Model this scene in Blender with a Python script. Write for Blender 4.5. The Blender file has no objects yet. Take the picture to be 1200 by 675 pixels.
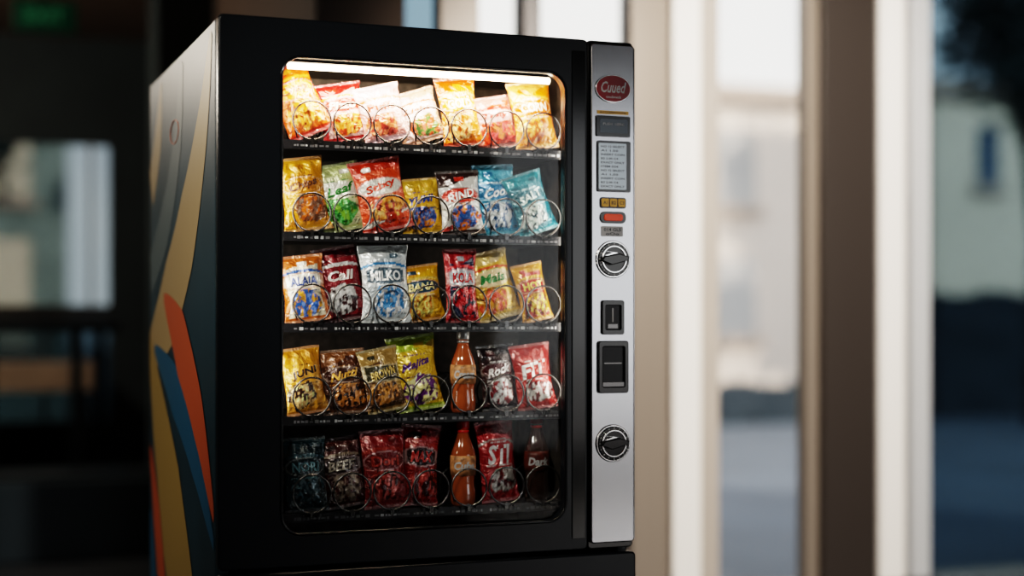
import bpy, math, random
from mathutils import Vector, Matrix, noise
random.seed(4)
SC = bpy.context.scene
COL = SC.collection
try:
    SC.view_settings.view_transform = 'Filmic'
    SC.view_settings.look = 'High Contrast'
except Exception as e:
    print('view', e)

# ------------------------------------------------------------------ helpers
def lin(c):
    if isinstance(c, str):
        c = c.lstrip('#'); c = [int(c[i:i+2], 16)/255 for i in (0, 2, 4)]
        return tuple(x/12.92 if x <= .04045 else ((x+.055)/1.055)**2.4 for x in c)
    return tuple(c[:3])

def mat(name, col, rough=.5, metal=0., spec=.5, emis=None, estr=0., noise_amt=0., nscale=8., bump=0., coat=0.):
    m = bpy.data.materials.new(name); m.use_nodes = True
    nt = m.node_tree; b = nt.nodes['Principled BSDF']
    c = lin(col)
    b.inputs['Base Color'].default_value = (*c, 1)
    b.inputs['Roughness'].default_value = rough
    b.inputs['Metallic'].default_value = metal
    b.inputs['Specular IOR Level'].default_value = spec
    b.inputs['Coat Weight'].default_value = coat
    if emis:
        b.inputs['Emission Color'].default_value = (*lin(emis), 1)
        b.inputs['Emission Strength'].default_value = estr
    if noise_amt or bump:
        tc = nt.nodes.new('ShaderNodeTexCoord'); n = nt.nodes.new('ShaderNodeTexNoise')
        n.inputs['Scale'].default_value = nscale; n.inputs['Detail'].default_value = 5
        nt.links.new(tc.outputs['Object'], n.inputs['Vector'])
        if noise_amt:
            r = nt.nodes.new('ShaderNodeValToRGB')
            r.color_ramp.elements[0].position = .3; r.color_ramp.elements[1].position = .7
            r.color_ramp.elements[0].color = (*[x*(1-noise_amt) for x in c], 1)
            r.color_ramp.elements[1].color = (*[min(1, x*(1+noise_amt)) for x in c], 1)
            nt.links.new(n.outputs['Fac'], r.inputs['Fac']); nt.links.new(r.outputs['Color'], b.inputs['Base Color'])
        if bump:
            bp = nt.nodes.new('ShaderNodeBump'); bp.inputs['Strength'].default_value = bump
            bp.inputs['Distance'].default_value = .01
            nt.links.new(n.outputs['Fac'], bp.inputs['Height']); nt.links.new(bp.outputs['Normal'], b.inputs['Normal'])
    return m

def glassmat(name, tint, refl=.06, rough=.02):
    m = bpy.data.materials.new(name); m.use_nodes = True
    nt = m.node_tree; nt.nodes.clear()
    o = nt.nodes.new('ShaderNodeOutputMaterial'); mx = nt.nodes.new('ShaderNodeMixShader')
    t = nt.nodes.new('ShaderNodeBsdfTransparent'); g = nt.nodes.new('ShaderNodeBsdfGlossy')
    t.inputs['Color'].default_value = (*tint, 1); g.inputs['Roughness'].default_value = rough
    mx.inputs[0].default_value = refl
    nt.links.new(t.outputs[0], mx.inputs[1]); nt.links.new(g.outputs[0], mx.inputs[2]); nt.links.new(mx.outputs[0], o.inputs[0])
    return m

def mesh_obj(name, verts, faces, m=None, parent=None, smooth=False):
    me = bpy.data.meshes.new(name); me.from_pydata(verts, [], faces); me.update()
    o = bpy.data.objects.new(name, me); COL.objects.link(o)
    if m: me.materials.append(m)
    if parent: o.parent = parent
    if smooth:
        for p in me.polygons: p.use_smooth = True
    return o

def box(name, x0, x1, y0, y1, z0, z1, m, parent=None, bevel=0.):
    v = [(x, y, z) for x in (x0, x1) for y in (y0, y1) for z in (z0, z1)]
    f = [(0, 1, 3, 2), (4, 6, 7, 5), (0, 4, 5, 1), (2, 3, 7, 6), (0, 2, 6, 4), (1, 5, 7, 3)]
    o = mesh_obj(name, v, f, m, parent)
    if bevel:
        b = o.modifiers.new('bevel', 'BEVEL'); b.width = bevel; b.segments = 3; b.limit_method = 'ANGLE'
        for p in o.data.polygons: p.use_smooth = True
        w = o.modifiers.new('wn', 'WEIGHTED_NORMAL')
    return o

def empty(name, loc=(0, 0, 0)):
    e = bpy.data.objects.new(name, None); COL.objects.link(e); e.location = loc; e.empty_display_size = .1
    return e

def join(name, objs):
    bpy.context.view_layer.update()
    bpy.ops.object.select_all(action='DESELECT')
    for o in objs: o.select_set(True)
    bpy.context.view_layer.objects.active = objs[0]
    bpy.ops.object.convert(target='MESH')
    bpy.ops.object.join()
    o = bpy.context.view_layer.objects.active
    o.name = name; o.data.name = name
    return o

def rrect(x0, x1, z0, z1, r, n=8):
    pts = []
    for cx, cz, a0 in ((x1-r, z1-r, 0), (x0+r, z1-r, 90), (x0+r, z0+r, 180), (x1-r, z0+r, 270)):
        for i in range(n+1):
            a = math.radians(a0+90*i/n); pts.append((cx+r*math.cos(a), cz+r*math.sin(a)))
    return pts

def ellipse(cx, cz, rx, rz, n=40):
    return [(cx+rx*math.cos(2*math.pi*i/n), cz+rz*math.sin(2*math.pi*i/n)) for i in range(n)]

def plate(name, loops, y0, y1, m, parent=None, bevel=0.):
    """flat plate in the XZ plane, between y0 (front) and y1, with holes for loops[1:]"""
    cu = bpy.data.curves.new(name, 'CURVE'); cu.dimensions = '2D'; cu.fill_mode = 'BOTH'
    for lp in loops:
        s = cu.splines.new('POLY'); s.points.add(len(lp)-1)
        for p, q in zip(s.points, lp): p.co = (q[0], q[1], 0, 1)
        s.use_cyclic_u = True
    cu.extrude = max(0, (y1-y0)/2-bevel); cu.bevel_depth = bevel; cu.bevel_resolution = 2; cu.offset = -bevel
    cu.materials.append(m)
    o = bpy.data.objects.new(name, cu); COL.objects.link(o)
    o.rotation_euler = (math.radians(90), 0, 0); o.location = (0, (y0+y1)/2, 0)
    if parent: o.parent = parent
    return o

def tube(name, paths, r, m, parent=None, cyclic=False):
    cu = bpy.data.curves.new(name, 'CURVE'); cu.dimensions = '3D'; cu.bevel_depth = r; cu.bevel_resolution = 3
    for pts in paths:
        s = cu.splines.new('POLY'); s.points.add(len(pts)-1)
        for p, q in zip(s.points, pts): p.co = (*q, 1)
        s.use_cyclic_u = cyclic; s.use_smooth = True
    cu.use_fill_caps = True
    cu.materials.append(m)
    o = bpy.data.objects.new(name, cu); COL.objects.link(o)
    if parent: o.parent = parent
    return o

def lathe(prof, n=28):
    v = []; f = []
    for r, z in prof:
        for i in range(n):
            a = 2*math.pi*i/n; v.append((r*math.cos(a), r*math.sin(a), z))
    for j in range(len(prof)-1):
        for i in range(n):
            f.append((j*n+i, j*n+(i+1) % n, (j+1)*n+(i+1) % n, (j+1)*n+i))
    f.append(tuple(range(n))[::-1]); f.append(tuple((len(prof)-1)*n+i for i in range(n)))
    return v, f

_tc = {}
def text_geo(word, bold=.03, shear=0.):
    k = (word, bold, shear)
    if k in _tc: return _tc[k]
    cu = bpy.data.curves.new('t', 'FONT'); cu.body = word; cu.resolution_u = 2; cu.offset = bold; cu.shear = shear
    o = bpy.data.objects.new('t', cu); COL.objects.link(o)
    dg = bpy.context.evaluated_depsgraph_get(); dg.update()
    me = bpy.data.meshes.new_from_object(o.evaluated_get(dg))
    vs = [(v.co.x, v.co.y) for v in me.vertices]; fs = [tuple(p.vertices) for p in me.polygons]
    bpy.data.objects.remove(o); bpy.data.curves.remove(cu); bpy.data.meshes.remove(me)
    x0 = min(v[0] for v in vs); x1 = max(v[0] for v in vs); y0 = min(v[1] for v in vs); y1 = max(v[1] for v in vs)
    vs = [((v[0]-x0)/(x1-x0)-.5, (v[1]-y0)/(y1-y0)-.5) for v in vs]
    _tc[k] = (vs, fs); return _tc[k]

def flat_text(name, word, cx, cz, w, h, y, m, parent, shear=0., bold=.02):
    vs, fs = text_geo(word, bold, shear)
    return mesh_obj(name, [(cx+v[0]*w, y, cz+v[1]*h) for v in vs], fs, m, parent)

# ------------------------------------------------------------------ materials
M_black = mat('black_powder_coat', (.0045, .0070, .0105), .27, spec=.4, bump=.015, nscale=400)
M_blackgl = mat('black_gloss', (.004, .005, .006), .12)
M_side = mat('side_vinyl_navy', '#26404c', .38, noise_amt=.2, nscale=3)
M_liner = mat('interior_liner', (.085, .070, .058), .55, noise_amt=.5, nscale=45)
M_shelf = mat('shelf_black_steel', (.008, .008, .009), .35, metal=.3)
M_rail = mat('price_rail', (.014, .014, .016), .22)
M_label = mat('price_label', (.45, .46, .48), .5)
M_labeld = mat('price_label_grey', (.15, .15, .16), .4)
M_steel = mat('coil_steel_shade', (.03, .03, .032), .20, metal=.85, spec=.8)  # darker copy of the coil steel: shade painted onto the back turns
M_steelb = mat('coil_steel', (.13, .127, .125), .22, metal=.95, spec=.8)
M_chrome = mat('chrome', (.75, .75, .76), .15, metal=1)
M_red = mat('logo_red', '#a3101c', .3)
M_white = mat('white_print', (.8, .8, .8), .4)
M_gold = mat('gold_plate', '#c79a4a', .35, metal=.5)
M_orange = mat('orange_button', '#d9481c', .3, emis='#ff4a18', estr=.15)
M_screen = mat('lcd_screen', '#b9c4cc', .3, emis='#b9c8d4', estr=.25)
M_lcdtext = mat('lcd_text', (.03, .04, .06), .5)
M_tube = mat('led_tube', (1, 1, 1), .4, emis='#ffdcb8', estr=26)
M_glass = glassmat('window_glass_clear', (.97, .98, .98), .016, 0.)
M_winglass = glassmat('storefront_glass', (.97, .97, .96), .04)
M_tint = glassmat('tinted_glass', (.34, .42, .47), .05)

def brushed():
    m = mat('brushed_aluminium', (.38, .385, .40), .3, metal=1)
    nt = m.node_tree; b = nt.nodes['Principled BSDF']
    tc = nt.nodes.new('ShaderNodeTexCoord'); mp = nt.nodes.new('ShaderNodeMapping')
    mp.inputs['Scale'].default_value = (600, 600, 4); n = nt.nodes.new('ShaderNodeTexNoise'); n.inputs['Scale'].default_value = 1
    r = nt.nodes.new('ShaderNodeMapRange'); r.inputs['To Min'].default_value = .12; r.inputs['To Max'].default_value = .24
    nt.links.new(tc.outputs['Object'], mp.inputs[0]); nt.links.new(mp.outputs[0], n.inputs['Vector'])
    nt.links.new(n.outputs['Fac'], r.inputs['Value']); nt.links.new(r.outputs[0], b.inputs['Roughness'])
    return m
M_alu = brushed()

# ------------------------------------------------------------------ vending machine
VM = empty('vending_machine')
W, D, H = 1.0, 1.09, 1.829
WX0, WX1, WZ0, WZ1 = .140, .822, .684, 1.745
box('cabinet_side_left', 0.0, .03, .035, D, .06, H-.004, M_side, VM, .006)
box('cabinet_side_right', .97, 1.0, .035, D, .06, H-.004, M_black, VM, .006)
box('cabinet_top', .03, .97, .035, D, H-.034, H-.004, M_black, VM)
box('cabinet_back', .03, .97, D-.03, D, .06, H-.034, M_black, VM)
box('cabinet_bottom', .03, .97, .035, D-.03, .06, .10, M_black, VM)
for i, (fx, fy) in enumerate([(.08, .1), (.92, .1), (.08, 1.0), (.92, 1.0)]):
    box('foot_%d' % (i+1), fx-.03, fx+.03, fy-.03, fy+.03, 0, .06, M_shelf, VM, .004)
plate('door_frame', [rrect(0, .880, .612, H, .012, 4), rrect(WX0, WX1, WZ0, WZ1, .045)], 0, .034, M_black, VM, .004)
plate('control_column', [rrect(.880, 1.0, .612, H, .010, 4)], .004, .034, M_blackgl, VM, .003)
box('door_seam_strip', .838, .872, -.003, .001, .64, 1.80, M_blackgl, VM, .001)
plate('lower_panel', [rrect(0, 1.0, .07, .604, .012, 4), rrect(.16, .80, .20, .44, .03)], -.014, .034, M_black, VM, .005)
plate('delivery_flap', [rrect(.165, .795, .205, .435, .026)], .004, .02, M_blackgl, VM, .003)
tube('window_bezel', [[(x, -.001, z) for x, z in rrect(WX0, WX1, WZ0, WZ1, .045)]], .0035, M_blackgl, VM, True)
plate('door_glass', [rrect(WX0-.002, WX1+.002, WZ0-.002, WZ1+.002, .046)], .016, .019, M_glass, VM)
# interior
box('liner_left', .095, .10, .036, .50, .62, 1.78, M_liner, VM)
box('liner_right', .865, .87, .036, .50, .62, 1.78, M_liner, VM)
box('liner_back', .10, .865, .42, .425, .62, 1.78, M_liner, VM)
box('liner_top', .10, .865, .036, .42, 1.765, 1.77, M_liner, VM)
box('liner_floor', .10, .865, .036, .42, .622, .63, M_shelf, VM)
tube('led_tube', [[(.165, .050, 1.732), (.80, .050, 1.732)]], .0070, M_tube, VM)
box('led_mount', .15, .815, .040, .060, 1.7395, 1.765, M_shelf, VM)

SHZ = [1.561, 1.352, 1.144, .932, .711]
CX = [.226+.0947*i for i in range(7)]
labels = []; greys = []; ticks = []
for r, z in enumerate(SHZ):
    parts = [box('t', .102, .863, .088, .41, z-.004, z+.004, M_shelf)]
    parts.append(box('t', .102, .863, .080, .086, z-.012, z+.009, M_rail))
    join('shelf_%d' % (r+1), parts).parent = VM
    for c, x in enumerate(CX):
        xx = x-.040
        while xx < x+.040:
            ww = random.uniform(.003, .011)
            hh = random.uniform(.002, .006)
            (labels if random.random() < .32 else greys).append(box('t', xx, xx+ww, .0785, .0795, z-.004-hh*.5, z-.003+hh*.6, M_labeld))
            xx += ww+random.uniform(.001, .006)
        ticks.append(box('t', x-.004, x+.004, .070, .080, z-.002, z+.014, M_steelb))
        ticks.append(box('t', x-.022, x-.016, .068, .080, z+.004, z+.010, M_shelf))
        ticks.append(box('t', x+.016, x+.022, .068, .080, z+.004, z+.010, M_shelf))
for l in labels: l.data.materials.clear(); l.data.materials.append(M_label)
join('price_labels', labels+greys).parent = VM
join('coil_clips', ticks).parent = VM

paths = []; fronts = []
RC = .0440
for z in SHZ:
    for x in CX:
        p = []; pitch = .085; n = 44
        fronts.append([(x+RC*math.cos(2*math.pi*i/n), .072, z+.0535+RC*math.sin(2*math.pi*i/n)) for i in range(n)])
        for k in range(4):
            for i in range(n):
                th = -math.pi/2+2*math.pi*i/n
                f = i/n
                s = 0 if f < .82 else (f-.82)/.18
                y = .074+pitch*(k+s*s*(3-2*s))
                if k == 0 and f < .82: continue
                p.append((x+RC*math.cos(th), y, z+.0535+RC*math.sin(th)))
        paths.append(p)
tube('spiral_coil_fronts', fronts, .0022, M_steelb, VM, True)
tube('spiral_coils', paths, .0019, M_steel, VM)

# control panel
plate('control_panel', [rrect(.8835, .9975, .627, 1.820, .008, 4)], -.010, .006, M_alu, VM, .003)
tube('control_panel_edge', [[(.9978, -.006, .634), (.9978, -.006, 1.813)]], .0022, M_chrome, VM)
px = .940; fy = -.0105
plate('badge_rim', [ellipse(px, 1.713, .047, .034)], -.0135, -.009, M_chrome, VM, .001)
plate('badge', [ellipse(px, 1.713, .044, .031)], -.0155, -.010, M_red, VM, .001)
flat_text('badge_text', 'Cuued', px, 1.716, .066, .027, -.0160, M_white, VM, .3, .02)
flat_text('badge_subtext', 'coolsnack', px, 1.693, .04, .006, -.0160, M_white, VM)
box('name_strip', px-.041, px+.041, -.0115, -.010, 1.652, 1.660, M_gold, VM)
flat_text('name_strip_text', 'ACSTERFIGOPR', px, 1.656, .07, .0045, -.0118, M_lcdtext, VM)
plate('card_display', [rrect(px-.045, px+.045, 1.598, 1.648, .004, 4)], -.014, -.009, M_blackgl, VM, .001)
M_dimlcd = mat('dim_lcd', '#39424a', .2, emis='#5a6a78', estr=.08)
plate('card_display_lcd', [rrect(px-.035, px+.037, 1.607, 1.640, .002, 2)], -.0146, -.0138, M_dimlcd, VM)
flat_text('card_display_text', 'PUSH  HERE', px, 1.628, .055, .006, -.0150, M_label, VM)
plate('screen_housing', [rrect(px-.042, px+.046, 1.466, 1.588, .004, 4)], -.014, -.009, M_blackgl, VM, .001)
plate('screen', [rrect(px-.038, px+.034, 1.472, 1.582, .002, 2)], -.0148, -.0136, M_screen, VM)
for i in range(11):
    wds = ['NO 12 SELECT', 'A1 1.50', 'INSERT COIN', 'B3 2.00 C4', 'EXACT ONLY', 'ITEM 024'][i % 6]
    ww = .062 if i % 2 == 0 else .045
    flat_text('screen_text_%d' % (i+1), wds, px-.002-(.062-ww)/2, 1.574-.0095*i, ww, .0048, -.0152, M_lcdtext, VM)
plate('keypad', [rrect(px-.034, px+.034, 1.427, 1.453, .006, 4)], -.0135, -.009, M_blackgl, VM, .001)
for i in range(3):
    plate('key_%d' % (i+1), [rrect(px-.031+.0215*i, px-.012+.0215*i, 1.430, 1.450, .003, 3)], -.016, -.0125, M_gold, VM, .001)
    flat_text('key_text_%d' % (i+1), 'ABC'[i]+str(i+1), px-.0215+.0215*i, 1.440, .012, .008, -.0164, M_lcdtext, VM)
plate('select_button_rim', [rrect(px-.034, px+.034, 1.391, 1.419, .012, 6)], -.0135, -.009, M_blackgl, VM, .001)
plate('select_button', [rrect(px-.024, px+.024, 1.397, 1.413, .006, 5)], -.017, -.012, M_orange, VM, .001)
plate('port_label', [rrect(px-.030, px+.026, 1.360, 1.384, .003, 3)], -.0125, -.010, M_label, VM)
flat_text('port_label_text', '014 GLS', px-.002, 1.376, .045, .008, -.0129, M_lcdtext, VM)
flat_text('port_label_text2', 'oOo', px-.002, 1.366, .035, .007, -.0129, M_lcdtext, VM)
for k, z in enumerate((1.305, .865)):
    nm = 'lock_knob_%d' % (k+1)
    ps = [plate('t', [ellipse(px, z, .045, .045)], -.014, -.009, M_chrome, None, .002),
          plate('t', [ellipse(px, z, .041, .041)], -.018, -.012, M_blackgl, None, .002),
          plate('t', [ellipse(px, z, .033, .033), ellipse(px, z, .029, .029)], -.021, -.017, M_chrome, None, .001),
          plate('t', [[(px-.036, z-.004), (px-.01, z-.014), (px+.03, z-.004), (px+.036, z+.006), (px+.01, z+.013), (px-.03, z+.006)]], -.030, -.017, M_blackgl, None, .002),
          plate('t', [[(px-.030, z+.008), (px-.004, z+.0165), (px+.028, z+.012), (px+.008, z+.0145), (px-.02, z+.008)]], -.024, -.017, M_chrome, None, .0005)]
    for i in range(16):
        a = 2*math.pi*i/16
        ps.append(box('t', px+.037*math.cos(a)-.0012, px+.037*math.cos(a)+.0012, -.0195, -.0175, z+.037*math.sin(a)-.0012, z+.037*math.sin(a)+.0012, M_label))
    join(nm, ps).parent = VM
ps = [plate('t', [rrect(px-.030, px+.028, 1.125, 1.207, .006), rrect(px-.021, px+.019, 1.137, 1.195, .003)], -.017, -.009, M_blackgl, None, .0015),
      plate('t', [rrect(px-.021, px+.019, 1.137, 1.195, .003)], -.0115, -.0105, M_shelf),
      box('t', px-.014, px+.012, -.0135, -.0115, 1.140, 1.150, M_steelb),
      box('t', px-.002, px+.001, -.0125, -.0115, 1.155, 1.188, M_label)]
join('coin_slot', ps).parent = VM
ps = [plate('t', [rrect(px-.040, px+.039, .985, 1.110, .007), rrect(px-.029, px+.028, 1.000, 1.096, .004)], -.018, -.009, M_blackgl, None, .002),
      plate('t', [rrect(px-.029, px+.028, 1.000, 1.096, .004)], -.0115, -.0105, M_shelf),
      plate('t', [rrect(px-.029, px+.028, 1.000, 1.012, .002)], -.016, -.011, M_steelb, None, .001),
      box('t', px-.024, px+.022, -.0135, -.0115, 1.055, 1.058, M_steelb)]
join('coin_return', ps).parent = VM

# side graphics: curved vinyl bands lying on the left side panel (x = 0)
def band(name, pts, widths, m, lift):
    n = 40; c = []; w = []
    for i in range(n+1):
        t = i/n*(len(pts)-1); k = min(int(t), len(pts)-2); f = t-k
        P = [Vector(pts[max(0, min(len(pts)-1, j))]) for j in (k-1, k, k+1, k+2)]
        q = .5*((2*P[1])+(P[2]-P[0])*f+(2*P[0]-5*P[1]+4*P[2]-P[3])*f*f+(3*P[1]-P[0]-3*P[2]+P[3])*f**3)
        c.append(q); w.append(widths[k]*(1-f)+widths[k+1]*f)
    v = []; f = []
    for i in range(n+1):
        d = (c[min(n, i+1)]-c[max(0, i-1)]).normalized(); nn = Vector((-d.y, d.x))
        for s in (-1, 1):
            q = c[i]+nn*w[i]*s*.5
            v.append((-lift, min(max(q.x, .042), 1.084), min(max(q.y, .068), 1.815)))
    for i in range(n): f.append((2*i, 2*i+1, 2*i+3, 2*i+2))
    return mesh_obj(name, v, f, m, VM)
G_tan = mat('vinyl_tan', '#a8926a', .4); G_or = mat('vinyl_orange', '#b85c36', .4)
G_teal = mat('vinyl_teal', '#265e7c', .4); G_grey = mat('vinyl_grey', '#566468', .4); G_olive = mat('vinyl_olive', '#a08850', .4)
band('side_graphic_1', [(.08, 1.80), (.20, 1.60), (.42, 1.38), (.72, 1.20), (1.08, 1.06)], [.02, .14, .24, .24, .10], G_tan, .0012)
band('side_graphic_2', [(.50, 1.80), (.58, 1.60), (.78, 1.42), (1.08, 1.28)], [.04, .12, .14, .12], G_grey, .0008)
band('side_graphic_8', [(.86, 1.80), (.92, 1.66), (1.06, 1.52)], [.02, .12, .12], G_tan, .0006)
band('side_graphic_3', [(.80, 1.22), (.52, 1.10), (.25, .93), (.04, .72)], [.02, .18, .14, .02], G_or, .0020)
band('side_graphic_4', [(.98, 1.08), (.62, .98), (.30, .84), (.04, .66)], [.02, .14, .12, .02], G_teal, .0018)
band('side_graphic_5', [(1.08, 1.10), (.92, .90), (.68, .66), (.42, .36), (.30, .08)], [.03, .22, .36, .36, .3], G_olive, .0015)
band('side_graphic_6', [(1.08, .80), (.95, .62), (.80, .35), (.72, .08)], [.02, .12, .14, .14], G_or, .0010)
band('side_graphic_7', [(1.08, .62), (1.0, .4), (.95, .08)], [.05, .12, .14], G_teal, .0008)
tube('side_badge', [[(-.001, .62+.07*math.cos(a*math.pi/12), 1.64+.03*math.sin(a*math.pi/12)) for a in range(24)]], .0015, G_or, VM, True)

# ------------------------------------------------------------------ snack bags
def vcol_mat(name, rough, bump):
    m = mat(name, (1, 1, 1), rough, spec=.8, coat=.6)
    nt = m.node_tree; a = nt.nodes.new('ShaderNodeVertexColor'); a.layer_name = 'Print'
    b = nt.nodes['Principled BSDF']; nt.links.new(a.outputs['Color'], b.inputs['Base Color'])
    b.inputs['Coat Roughness'].default_value = .10
    b.inputs['Metallic'].default_value = .25
    tc = nt.nodes.new('ShaderNodeTexCoord'); n = nt.nodes.new('ShaderNodeTexNoise'); n.inputs['Scale'].default_value = 34
    n.inputs['Distortion'].default_value = 1.8; n.inputs['Detail'].default_value = 3
    bp = nt.nodes.new('ShaderNodeBump'); bp.inputs['Strength'].default_value = bump; bp.inputs['Distance'].default_value = .008
    nt.links.new(tc.outputs['Object'], n.inputs['Vector']); nt.links.new(n.outputs['Fac'], bp.inputs['Height'])
    nt.links.new(bp.outputs['Normal'], b.inputs['Normal']); nt.links.new(bp.outputs['Normal'], b.inputs['Coat Normal'])
    return m
M_bag = vcol_mat('printed_foil', .26, .9)

def bag(row, col, hpx, wpx, tilt, base, top, logo, pic, pic2, word, tcol, wide=.66, th=.135, tb=.60, slant=0., dx=0.):
    seed = row*17.3+col*5.1
    BW = wpx*.00245; BH = hpx*.00205; T = .019 if BW > .07 else .014
    cb, ct, cl, cp, cq = map(lin, (base, top, logo, pic, pic2))
    style = (row*3+col*2) % 4
    def g(b): return max(0., math.sin(math.pi*min(1, max(0, (b-.05)/.90))))**.55
    def surf(a, b):
        e = max(0., 1-abs(a)**2.4)**.8
        y = T*e*g(b)
        y += .0065*noise.noise(Vector((a*1.9, b*3.6, seed)))*e*g(b)
        y += .0016*math.sin(a*13+seed)*math.exp(-((b-.12)/.07)**2)+.0016*math.sin(a*11+seed*2)*math.exp(-((b-.88)/.07)**2)
        return y
    def wx(a, b):
        return a*BW/2*(1-.12*g(b)+.04*noise.noise(Vector((b*4, seed, a))))
    def colr(a, b):
        n1 = noise.noise(Vector((a*2.2, b*4.2, seed+9))); n2 = noise.noise(Vector((a*5, b*9, seed+3)))
        n3 = noise.noise(Vector((a*9, b*16, seed+5)))
        c = cb
        if style == 1 and a+1.6*(b-.5)+.15*n1 > .55: c = ct
        elif style == 2 and abs(a) > .78+.1*n1: c = ct
        elif b > .82+.07*a+.03*math.sin(a*3+seed): c = ct
        if style == 3 and abs(b-.18-.10*a) < .035: c = cl
        if style in (0, 2) and abs(b-.76+.05*a*a) < .018: c = cp
        if b < .08: c = ct
        dx_ = a-.22*math.sin(seed*3); dz = (b-.29)/.5
        if (dx_/.74)**2+(dz/.40)**2 < 1+.7*n1:
            c = cp if n2 < .08 else cq
            if n3 > .28: c = tuple(min(1, x*1.5+.12) for x in cp)
            if n3 < -.32: c = tuple(x*.45 for x in cq)
        ang = slant*.5
        u_ = a/.84; v_ = (b-tb-ang*a*.25)/(th*.86)
        if style in (0, 3):
            e = u_*u_*.85+v_*v_
        elif style == 1:
            e = max(abs(u_)*.98, abs(v_+.25*a)*1.05)
        else:
            e = max(abs(u_)*1.02, abs(v_)*1.15+.3*abs(u_)**3)
        if e < 1: c = cl
        elif e < 1.18 and logo != base: c = tuple(min(1, .25+x*.7) for x in ct)
        if .10 < b < .135 and noise.noise(Vector((a*14, b*60, seed))) > .05: c = tuple(x*.35 for x in c)
        if .72 < b < .745 and abs(a) < .5 and noise.noise(Vector((a*16, 3, seed))) > 0: c = lin(tcol)
        if .44 < b < .465 and noise.noise(Vector((a*12, 7, seed))) > -.1 and abs(a) < .7: c = lin(tcol)
        if .82 < b < .90 and abs(a-.45*math.sin(seed*2)) < .22: c = cl if (a*a*4+(b-.86)**2*300) < 1.4 else c
        if b > .955 or b < .035: c = tuple(.6*x+.10 for x in c)
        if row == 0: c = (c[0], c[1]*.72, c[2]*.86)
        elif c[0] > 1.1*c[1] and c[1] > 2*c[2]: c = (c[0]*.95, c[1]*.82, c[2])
        k = .92+.2*n1
        return tuple(min(1, max(0, x*k)) for x in c)
    NX, NZ = 38, 60
    v = []; f = []; cols = []
    for side in (-1, 1):
        for j in range(NZ+1):
            b = j/NZ
            for i in range(NX+1):
                a = -1+2*i/NX
                z = b*BH
                if j in (0, NZ): z += (.0012 if i % 2 else -.0004)*(1 if j == 0 else -1)
                s = surf(a, b) if side == -1 else surf(a, b)*.8
                s = max(s, .0005)
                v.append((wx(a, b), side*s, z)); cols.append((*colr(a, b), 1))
    st = (NX+1)*(NZ+1)
    for j in range(NZ):
        for i in range(NX):
            q = (j*(NX+1)+i, j*(NX+1)+i+1, (j+1)*(NX+1)+i+1, (j+1)*(NX+1)+i)
            f.append(q); f.append(tuple(st+k for k in q[::-1]))
    for j in range(NZ):
        for i in (0, NX):
            p, q = j*(NX+1)+i, (j+1)*(NX+1)+i
            f.append((p, q, st+q, st+p) if i == 0 else (q, p, st+p, st+q))
    nb = len(f)
    def put(word, cb_, hh, ww, col_, sh, sl=0.):
        tv, tf = text_geo(word, .03, sh); o0 = len(v)
        for (tx, tz) in tv:
            a = tx*ww*2; b = cb_+tz*hh+sl*a*.10
            s = max(surf(a, b), surf(a+.03, b), surf(a-.03, b))
            v.append((wx(a, b), -s-.0012, b*BH)); cols.append((*lin(col_), 1))
        for q in tf: f.append(tuple(o0+k for k in q))
    put(word, tb, th, wide, tcol, .25 if col % 2 else 0, [0, .5, 0, .7][style])
    me = bpy.data.meshes.new('snack_bag'); me.from_pydata(v, [], f); me.update()
    at = me.color_attributes.new('Print', 'FLOAT_COLOR', 'POINT')
    at.data.foreach_set('color', [x for c in cols for x in c])
    for i, p in enumerate(me.polygons): p.use_smooth = i < nb
    me.materials.append(M_bag)
    o = bpy.data.objects.new('snack_bag', me); COL.objects.link(o)
    tl = math.radians(tilt)
    lift = BW/2*abs(math.sin(tl))
    o.rotation_euler = (math.radians(-6), tl, math.radians(random.uniform(-6, 6)))
    o.location = (CX[col]-.004+dx+BH*.20*math.sin(-tl), .106+(.014 if col % 2 else 0), SHZ[row]+.0065+lift*.8)
    return o

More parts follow.
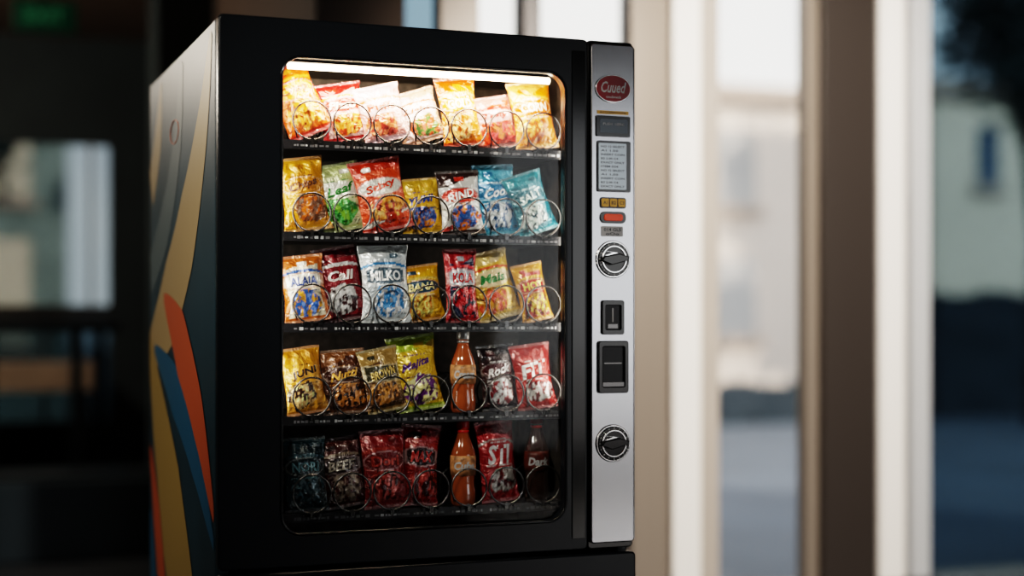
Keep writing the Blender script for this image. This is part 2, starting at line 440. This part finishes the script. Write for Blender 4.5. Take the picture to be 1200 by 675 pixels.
B = [
 # row 1
 (0,0,88,46,-24,'#e06a0c','#c83a12','#e8a62a','#f1b030','#b35a08','Crisp','#8a3408'),
 (0,1,68,46,-10,'#ecd4c4','#d0241c','#d0301c','#e8a83a','#d0501a','Pizzo','#fff4e4'),
 (0,2,66,48,-14,'#ecb8a8','#f0e4dc','#f0e4dc','#e88a50','#d05440','Puffs','#c84a34'),
 (0,3,62,48,-18,'#f4ecd8','#ecd0a0','#f4f0e8','#d86438','#5a9a4a','Light','#c8502e'),
 (0,4,82,42,-8,'#e88c18','#dc5c08','#f0a424','#f6d078','#c8660a','GOLD','#fff4d8'),
 (0,5,62,46,-10,'#dc4c24','#ecb098','#e8ccc0','#d0342c','#ec9048','Tasty','#b82818'),
 (0,6,82,46,-8,'#e8940c','#f4c458','#dc6c08','#f4c050','#c06408','CORN','#fff8e0'),
 # row 2
 (1,0,84,46,-8,'#d8980c','#e0a818','#cc8808','#6a4a2a','#d0700c','Chips','#5a2c08'),
 (1,1,78,48,-12,'#dce0b0','#c0cc88','#ecece0','#2a8a2a','#84c03a','Leaf','#2a7a2a'),
 (1,2,84,52,-12,'#e0521a','#c83810','#e8e8e0','#f0a83a','#b83a12','Stixy','#d03a14'),
 (1,3,66,42,-6,'#ecbc1a','#ecc830','#ecbc1a','#2a4a8a','#e8951a','YUMI','#20408a'),
 (1,4,76,46,-5,'#e0e0de','#3a2420','#d03818','#2a5aa0','#e88820','RIND','#ffffff'),
 (1,5,86,44,-4,'#2a90bc','#58b8d8','#1c78ac','#e0ecf0','#1a5a90','Cool','#ecf8fc'),
 (1,6,74,44,-18,'#167486','#2090a0','#0e6070','#c8dcd8','#0e4a5a','SALT','#dcf4f0'),
 # row 3
 (2,0,76,44,-7,'#e0d8c0','#c8701c','#ece8dc','#1f529c','#d8a830','ALAIA','#1a3a7a'),
 (2,1,86,46,-10,'#801420','#5a0e18','#801420','#d0d0d0','#3a0a10','Call','#f0ece8'),
 (2,2,90,50,-2,'#bcc8d0','#d4dce0','#4a6070','#1f78b4','#ecf0f4','MILKO','#ecf0f4'),
 (2,3,66,46,-8,'#ecc010','#e0a810','#2a4a60','#ecd860','#e09018','BANA','#f8e8a0'),
 (2,4,88,36,-1,'#242e48','#a81820','#b8c0c8','#c81c24','#1c2438','KOLA','#b0141c'),
 (2,5,82,48,-14,'#ecc83a','#ecdc80','#f4e8a8','#e0501c','#eca818','Mais','#2a7a3a'),
 (2,6,70,34,-12,'#b8281c','#e8ac20','#b8201c','#ecc030','#8a180c','HOT','#f8e060'),
 # row 4
 (3,0,76,42,-8,'#e0ac30','#d49814','#e0ac30','#ecd080','#3a2414','JUNI','#241408'),
 (3,1,74,46,-4,'#5c381a','#8a5c28','#4c2c18','#c88c34','#2a180c','Nutti','#e0a848'),
 (3,2,74,42,-10,'#5e441a','#b09850','#3a3824','#c08c28','#6a481a','BROWN','#e0c070'),
 (3,3,88,50,-8,'#e0c420','#a4b820','#e0c420','#ece498','#6a2a7a','Majita','#4a1c6a',.66,.135,.60,0,-.010),
 (3,5,78,40,-5,'#301418','#1a1014','#4a1018','#d0d0d0','#901820','Rock','#f0f0f0',.66,.135,.60,0,.006),
 (3,6,78,42,-7,'#c0281c','#a81c12','#c0281c','#e8e6e0','#801008','FIT','#f4f4f0',.66,.22),
 # row 5
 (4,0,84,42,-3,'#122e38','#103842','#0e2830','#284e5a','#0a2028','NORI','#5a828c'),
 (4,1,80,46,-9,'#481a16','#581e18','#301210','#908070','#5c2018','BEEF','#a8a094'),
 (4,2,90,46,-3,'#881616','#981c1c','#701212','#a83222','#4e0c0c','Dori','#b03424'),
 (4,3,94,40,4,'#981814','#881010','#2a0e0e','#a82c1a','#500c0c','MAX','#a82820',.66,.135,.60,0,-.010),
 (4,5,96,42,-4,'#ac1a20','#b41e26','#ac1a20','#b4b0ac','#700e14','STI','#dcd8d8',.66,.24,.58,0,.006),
]
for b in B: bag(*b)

# ------------------------------------------------------------------ bottles
M_cola = mat('cola_bottle_amber', '#9a5028', .08, spec=.8, coat=.8)
M_dark = mat('cola_bottle_dark', '#38221a', .08, spec=.8, coat=.8)
M_capr = mat('cap_red', '#c02018', .35); M_caps = mat('cap_silver', '#a8a8a8', .3, metal=.6)
M_lab1 = mat('label_cream', '#b88458', .45, noise_amt=.6, nscale=90); M_lab2 = mat('label_dark_red', '#5a2418', .45, noise_amt=.5, nscale=90)
def bottle(row, col, hpx, mb, ml, mc, word):
    h = hpx*.00202; k = h/.21
    prof = [(.020, 0), (.0265, .004), (.0290, .012), (.0290, .035), (.0268, .048), (.0258, .060), (.0276, .075), (.0290, .092), (.0290, .115), (.0276, .130), (.022, .148), (.0160, .165), (.0124, .180), (.0118, .190)]
    prof = [(r*1.04, z*k) for r, z in prof]
    v, f = lathe(prof); o = mesh_obj('t', v, f, mb, None, True)
    v, f = lathe([(r*1.04+.0018, z*k) for r, z in ((.0272, .076), (.0284, .092), (.0284, .114), (.0272, .124))]); lb = mesh_obj('t', v, f, ml, None, True)
    v, f = lathe([(.0128, .178*k), (.0146, .180*k), (.0146, .184*k), (.0134, .185*k)]); ring = mesh_obj('t', v, f, mc, None, True)
    v, f = lathe([(.0146, .188*k), (.0156, .190*k), (.0156, .207*k), (.0140, .210*k)], 20); cap = mesh_obj('t', v, f, mc, None, True)
    tv, tf = text_geo(word, .04, .2)
    tx = mesh_obj('t', [(math.sin(x*1.7-.2)*.0322, -math.cos(x*1.7-.2)*.0322, .1*k+z*.020) for x, z in tv], tf, M_label)
    o = join('soda_bottle', [o, lb, ring, cap, tx])
    o.location = (CX[col], .116, SHZ[row]+.0045)
bottle(3, 4, 98, M_cola, M_lab1, M_caps, 'Cream')
bottle(4, 4, 102, M_cola, M_lab1, M_capr, 'Cuba')
bottle(4, 6, 106, M_dark, M_lab2, M_capr, 'Dark')

# ------------------------------------------------------------------ room
M_floor = mat('floor_polished_concrete', (.06, .066, .072), .25, noise_amt=.25, nscale=2)
M_ceil = mat('ceiling_paint', '#6a5544', .7, noise_amt=.1)
M_wall = mat('wall_brown', '#5c4d42', .7, noise_amt=.15, nscale=3)
M_walld = mat('wall_dark', '#303a3c', .7, noise_amt=.15, nscale=3)
M_bronze = mat('bronze_frame', '#7e7368', .4, metal=.2)
M_bronzed = mat('dark_bronze_frame', '#38322e', .4, metal=.2)
M_whitef = mat('white_frame', '#f2ede6', .4)
M_beigef = mat('beige_frame', '#a69c92', .45)
M_silverf = mat('silver_frame', '#c4c6c8', .35, metal=.2)
CH = 3.0; GY = 2.4
box('floor', -3, 7, -6, GY+.1, -.1, 0, M_floor)
box('floor_corridor', -3, .8, GY+.1, 7.1, -.1, 0, M_floor)
box('ceiling', -3, 7, -6.1, GY+.1, CH, CH+.15, M_ceil)
box('ceiling_corridor', -3, .9, GY+.1, 7.1, CH, CH+.15, M_ceil)
box('wall_left', -3.1, -3, -6.1, 7.1, 0, CH, M_walld)
box('wall_right', 7, 7.1, -6.1, GY+.1, 0, CH, M_wall)
box('wall_corridor', .8, .9, GY+.1, 7.1, 0, CH, M_wall)
box('wall_back', .8, 1.16, GY, GY+.1, 0, CH, M_wall)
# front wall (behind the camera) with a wide opening added for the control panel's bright reflection
plate('wall_front', [[(-3, 0), (7, 0), (7, CH), (-3, CH)], [(2.9, .3), (6.6, .3), (6.6, 2.5), (2.9, 2.5)]], -6.1, -6.0, M_wall)
# corridor end wall with a window
plate('wall_end', [[(-3, 0), (.8, 0), (.8, CH), (-3, CH)], [(-1.5, .42), (.53, .42), (.53, 2.30), (-1.5, 2.30)]], 7.0, 7.1, M_walld)
wf = [box('t', -1.5, .53, 7.0, 7.08, 1.14, 1.24, M_bronzed), box('t', -1.5, .53, 7.0, 7.08, .42, .48, M_bronzed), box('t', -.62, -.56, 7.0, 7.08, .42, 2.3, M_bronzed),
      box('t', .10, .13, 7.0, 7.08, .42, 1.2, M_bronzed), box('t', .40, .42, 7.0, 7.08, 1.2, 2.3, M_beigef)]
wf.append(box('t', -1.5, .53, 7.03, 7.035, 1.24, 2.30, glassmat('hall_glass', (.38, .41, .42), .03)))
wf.append(box('t', -1.5, .53, 7.03, 7.035, .48, 1.14, glassmat('hall_glass_low', (.16, .20, .22), .03)))
join('window_2', wf)
box('column', .50, .80, 4.6, 4.9, 0, CH, M_walld, None, .01)

# storefront glazing
WN = empty('window_1')
def mull(n, x0, x1, y0, y1, m): box(n, x0, x1, y0, y1, 0, CH, m, WN, .004)
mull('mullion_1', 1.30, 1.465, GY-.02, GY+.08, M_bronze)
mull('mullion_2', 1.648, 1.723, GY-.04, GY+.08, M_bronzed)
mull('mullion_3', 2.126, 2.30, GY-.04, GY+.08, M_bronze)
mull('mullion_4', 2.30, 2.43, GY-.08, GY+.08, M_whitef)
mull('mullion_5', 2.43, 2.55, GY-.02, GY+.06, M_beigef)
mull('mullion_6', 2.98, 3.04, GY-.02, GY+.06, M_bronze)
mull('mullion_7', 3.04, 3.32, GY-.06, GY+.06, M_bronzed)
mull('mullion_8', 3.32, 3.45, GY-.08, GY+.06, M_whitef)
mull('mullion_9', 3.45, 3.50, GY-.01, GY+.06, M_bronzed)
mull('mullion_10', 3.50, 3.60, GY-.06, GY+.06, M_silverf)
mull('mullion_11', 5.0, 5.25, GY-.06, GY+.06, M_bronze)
for i, (x0, x1, m) in enumerate([(1.16, 1.30, M_tint), (1.465, 1.648, M_winglass), (1.723, 2.126, M_winglass), (2.55, 2.98, M_winglass), (3.60, 5.0, M_tint), (5.25, 7.0, M_tint)]):
    box('pane_%d' % (i+1), x0, x1, GY+.02, GY+.026, 0, CH, m, WN)

# exit sign
EX = empty('exit_sign')
M_exit = mat('exit_green', '#0a4030', .4, emis='#0c6a42', estr=.035)
box('sign_body', -.18, .14, 5.0, 5.04, 2.67, 2.83, M_exit, EX, .005)
flat_text('sign_text', 'EXIT', -.02, 2.75, .2, .08, 4.998, mat('exit_text', '#409070', .4, emis='#40a070', estr=.07), EX)
box('sign_rod', -.03, -.01, 5.01, 5.03, 2.83, 3.0, M_shelf, EX)

# table in the corridor, plus a made-up bench standing for a warm reflection
M_tab = mat('table_dark', '#1a2022', .35)
ps = [box('t', -1.3, .42, 5.4, 5.9, 1.08, 1.14, M_tab, None, .005)]
for x, y in ((-1.25, 5.45), (.18, 5.45), (-1.25, 5.85), (.34, 5.85), (-.28, 5.45)):
    ps.append(box('t', x-.03, x+.03, y-.03, y+.03, 0, 1.08, M_tab))
join('bar_table', ps)
M_glow = mat('bench_glow_tone', '#b09c88', .4, noise_amt=.2, nscale=6)  # pale warm colour stands in for a reflected glow
ps = [box('t', -1.2, .38, 6.45, 6.85, .70, .88, M_glow, None, .01)]
for x in (-1.1, -.4, .3): ps.append(box('t', x-.04, x+.04, 6.5, 6.8, 0, .70, M_tab))
join('glow_bench', ps)
ps = [box('t', -.9, .55, 4.2, 4.7, .0, .38, mat('planter_grey', '#4a5a62', .6), None, .01), box('t', -.86, .51, 4.24, 4.66, .38, .40, M_tab)]
join('planter_box', ps)

# ------------------------------------------------------------------ outdoors
M_pave = mat('pavement', '#4c545c', .7, noise_amt=.2, nscale=.8)
box('ground', -30, 50, GY+.1, 60, -.25, -.12, M_pave)
box('ground_front', -30, 50, -40, -6.1, -.25, -.12, M_pave)
M_bA = mat('render_beige', '#e6d6c8', .8, noise_amt=.06, nscale=.5); M_bB = mat('render_cream', '#ead8c0', .8, noise_amt=.06, nscale=.5)
M_bC = mat('render_grey_green', '#8a9690', .8, noise_amt=.3, nscale=1.5)
M_bW = mat('far_window', '#b8b4b0', .25); M_roof = mat('roof_tile', '#b4a294', .8)
M_bWd = mat('far_window_dark', '#4c5c6c', .25)
def building(x0, x1, y0, y1, h, m, wz, ww, gap, wh, mw=None):
    mw = mw or M_bW
    ps = [box('t', x0, x1, y0, y1, -.12, h, m), box('t', x0-.15, x1+.15, y0-.15, y1+.15, h, h+.22, M_roof)]
    for z in wz:
        x = x0+gap
        while x+ww < x1-.3:
            ps.append(box('t', x, x+ww, y0-.03, y0, z, z+wh, mw))
            ps.append(box('t', x-.08, x+ww+.08, y0-.10, y0, z-.12, z, M_roof))
            x += ww+gap
    return join('building', ps)
building(2, 10.9, 14, 20, 3.95, M_bA, (.9, 2.6), .7, .55, 1.0)
building(12.3, 17.5, 14, 20, 4.2, M_bB, (3.0,), .35, .75, .8, M_bWd)
building(10.2, 26, 30, 38, 5.6, M_bA, (1.2, 3.4), 1.0, .9, 1.4)
building(-8, 1, 16, 22, 4.6, M_bC, (.8, 2.6), .5, .45, 1.3, M_bB)
M_hedge = mat('hedge_green', '#1c2830', .9, noise_amt=.5, nscale=20)
M_leaf = mat('leaf_green', '#22332f', .7); M_bark = mat('bark', '#2a241e', .9)
def hedge(x0, x1, y0, y1, h):
    v = []; f = []
    nx = int((x1-x0)/.12); nz = int(h/.12)+1; ny = 5
    def wob(p):
        n = noise.noise_vector(Vector(p)*2.5)*.10+noise.noise_vector(Vector(p)*9)*.05
        return (p[0]+n.x, p[1]+n.y, max(-.12, p[2]+n.z))
    def sheet(fn, na, nb):
        o = len(v)
        for j in range(nb+1):
            for i in range(na+1): v.append(wob(fn(i/na, j/nb)))
        for j in range(nb):
            for i in range(na): f.append((o+j*(na+1)+i, o+j*(na+1)+i+1, o+(j+1)*(na+1)+i+1, o+(j+1)*(na+1)+i))
    L = x1-x0; E = y1-y0; h0 = -.12
    sheet(lambda a, b: (x0+L*a, y0, h0+(h-h0)*b), nx, nz); sheet(lambda a, b: (x0+L*a, y1, h0+(h-h0)*b), nx, nz)
    sheet(lambda a, b: (x0+L*a, y0+E*b, h), nx, ny); sheet(lambda a, b: (x0, y0+E*a, h0+(h-h0)*b), ny, nz); sheet(lambda a, b: (x1, y0+E*a, h0+(h-h0)*b), ny, nz)
    mesh_obj('hedge', v, f, M_hedge, None, True)
hedge(11.3, 16.5, 12.6, 13.5, 1.45)
hedge(7.4, 9.9, 12.4, 13.2, .32)
def tree(x, y, h, r, n, zc):
    tr = tube('t', [[(x, y, -.12), (x+.08, y, h*.35), (x-.05, y+.1, h*.7), (x, y, h)]], .11, M_bark)
    brs = []
    for i in range(9):
        a = i*2.4; brs.append([(x, y, h*.45+.06*i*h*.5), (x+math.cos(a)*r*.4, y+math.sin(a)*r*.4, zc-.2+.1*i), (x+math.cos(a)*r*.8, y+math.sin(a)*r*.8, zc+.15*i)])
    br = tube('t', brs, .035, M_bark)
    v = []; f = []
    cs = [Vector((x, y, zc))+Vector((random.uniform(-1, 1)*r*.7, random.uniform(-1, 1)*r*.7, random.uniform(-1, 1)*r*.8)) for _ in range(16)]
    for i in range(n):
        c = random.choice(cs)+Vector([random.gauss(0, r*.22) for _ in range(3)])
        u = Vector([random.gauss(0, 1) for _ in range(3)]).normalized(); w = u.orthogonal().normalized()
        s = random.uniform(.06, .12); o = len(v)
        v += [c-u*s, c+w*s*.5, c+u*s, c-w*s*.5]; f.append((o, o+1, o+2, o+3))
    lf = mesh_obj('t', v, f, M_leaf)
    join('tree', [tr, br, lf])
tree(11.5, 11.0, 5.6, 1.05, 5200, 4.3)
tree(-.5, 12.5, 3.6, .8, 1500, 2.7)
tree(-1.6, 13.5, 3.6, .8, 1200, 2.6)

# ------------------------------------------------------------------ world + lights
w = bpy.data.worlds.new('sky'); SC.world = w; w.use_nodes = True
nt = w.node_tree; bg = nt.nodes['Background']
tc = nt.nodes.new('ShaderNodeTexCoord'); sp = nt.nodes.new('ShaderNodeSeparateXYZ'); rp = nt.nodes.new('ShaderNodeValToRGB')
nz = nt.nodes.new('ShaderNodeTexNoise'); nz.inputs['Scale'].default_value = 3.5; nz.inputs['Detail'].default_value = 5
r2 = nt.nodes.new('ShaderNodeValToRGB'); mx = nt.nodes.new('ShaderNodeMix'); mx.data_type = 'RGBA'
nt.links.new(tc.outputs['Generated'], sp.inputs[0]); nt.links.new(sp.outputs['Z'], rp.inputs['Fac'])
rp.color_ramp.elements[0].color = (.86, .90, .94, 1); rp.color_ramp.elements[1].color = (.30, .46, .70, 1); rp.color_ramp.elements[1].position = .8
r2.color_ramp.elements[0].position = .42; r2.color_ramp.elements[1].position = .60
nt.links.new(tc.outputs['Generated'], nz.inputs['Vector']); nt.links.new(nz.outputs['Fac'], r2.inputs['Fac'])
nt.links.new(r2.outputs['Color'], mx.inputs['Factor']); nt.links.new(rp.outputs['Color'], mx.inputs['A'])
mx.inputs['B'].default_value = (1.15, 1.13, 1.1, 1)
nt.links.new(mx.outputs['Result'], bg.inputs['Color']); bg.inputs['Strength'].default_value = 2.1

def light(name, typ, loc, target, energy, col=(1, 1, 1), **kw):
    l = bpy.data.lights.new(name, typ); l.energy = energy; l.color = col
    for k, v_ in kw.items(): setattr(l, k, v_)
    o = bpy.data.objects.new(name, l); COL.objects.link(o); o.location = loc
    d = Vector(target)-Vector(loc); o.rotation_euler = d.to_track_quat('-Z', 'Y').to_euler()
    return o
light('sun', 'SUN', (0, -10, 20), (-5, 0, 13), 5.6, (1, .89, .78), angle=.02)
def area(name, loc, d, sx, sy, e, col):
    l = bpy.data.lights.new(name, 'AREA'); l.shape = 'RECTANGLE'; l.size = sx; l.size_y = sy; l.energy = e; l.color = col
    o = bpy.data.objects.new(name, l); COL.objects.link(o); o.location = loc
    o.rotation_euler = d; o.parent = VM
    return o
area('led_light_top', (.482, .046, 1.722), (math.radians(28), 0, 0), .62, .015, 4.8, (1, .80, .58))
area('fill_strip_left', (.108, .055, 1.32), Vector((1, .45, 0)).to_track_quat('-Z', 'X').to_euler(), .7, .02, 1.4, (1, .90, .78))  # added fill hidden behind the door frame, brightens the middle rows
area('fill_strip_right', (.858, .055, 1.32), Vector((-1, .45, 0)).to_track_quat('-Z', 'X').to_euler(), .7, .02, .9, (1, .90, .78))  # matching added fill on the right, also hidden
light('fill_spot_frames', 'SPOT', (2.4, -.6, 2.8), (2.9, GY, 1.3), 850, (1, .91, .82), spot_size=math.radians(80), spot_blend=.8, shadow_soft_size=.1)  # added off-frame fill that brightens the pale window frames
light('fill_spot_side', 'SPOT', (-2.2, -.8, 2.6), (0, .6, 1.2), 165, (1, .90, .78), spot_size=math.radians(40), spot_blend=1.0, shadow_soft_size=.1)  # added off-frame fill for the side graphics
light('fill_spot_front', 'SPOT', (-.7, -2.2, 2.7), (.42, 0, 1.44), 240, (1, .90, .78), spot_size=math.radians(26), spot_blend=1.0, shadow_soft_size=.02)  # added off-frame key for the snacks, no fixture behind it
light('fill_corridor', 'POINT', (-1.6, 4.6, 2.6), (0, 0, 0), 85, (1, .88, .74), shadow_soft_size=.12)  # unseen fill added to lift the dark corridor

# ------------------------------------------------------------------ camera
cd = bpy.data.cameras.new('camera'); cam = bpy.data.objects.new('camera', cd); COL.objects.link(cam)
cam.location = (-.584, -3.29, 1.17); cam.rotation_euler = (math.radians(90), 0, math.radians(-21.1))
cd.lens = 53.0; cd.sensor_width = 36; cd.shift_y = .0271
cd.dof.use_dof = True; cd.dof.focus_distance = 3.50; cd.dof.aperture_fstop = 0.8
SC.camera = cam
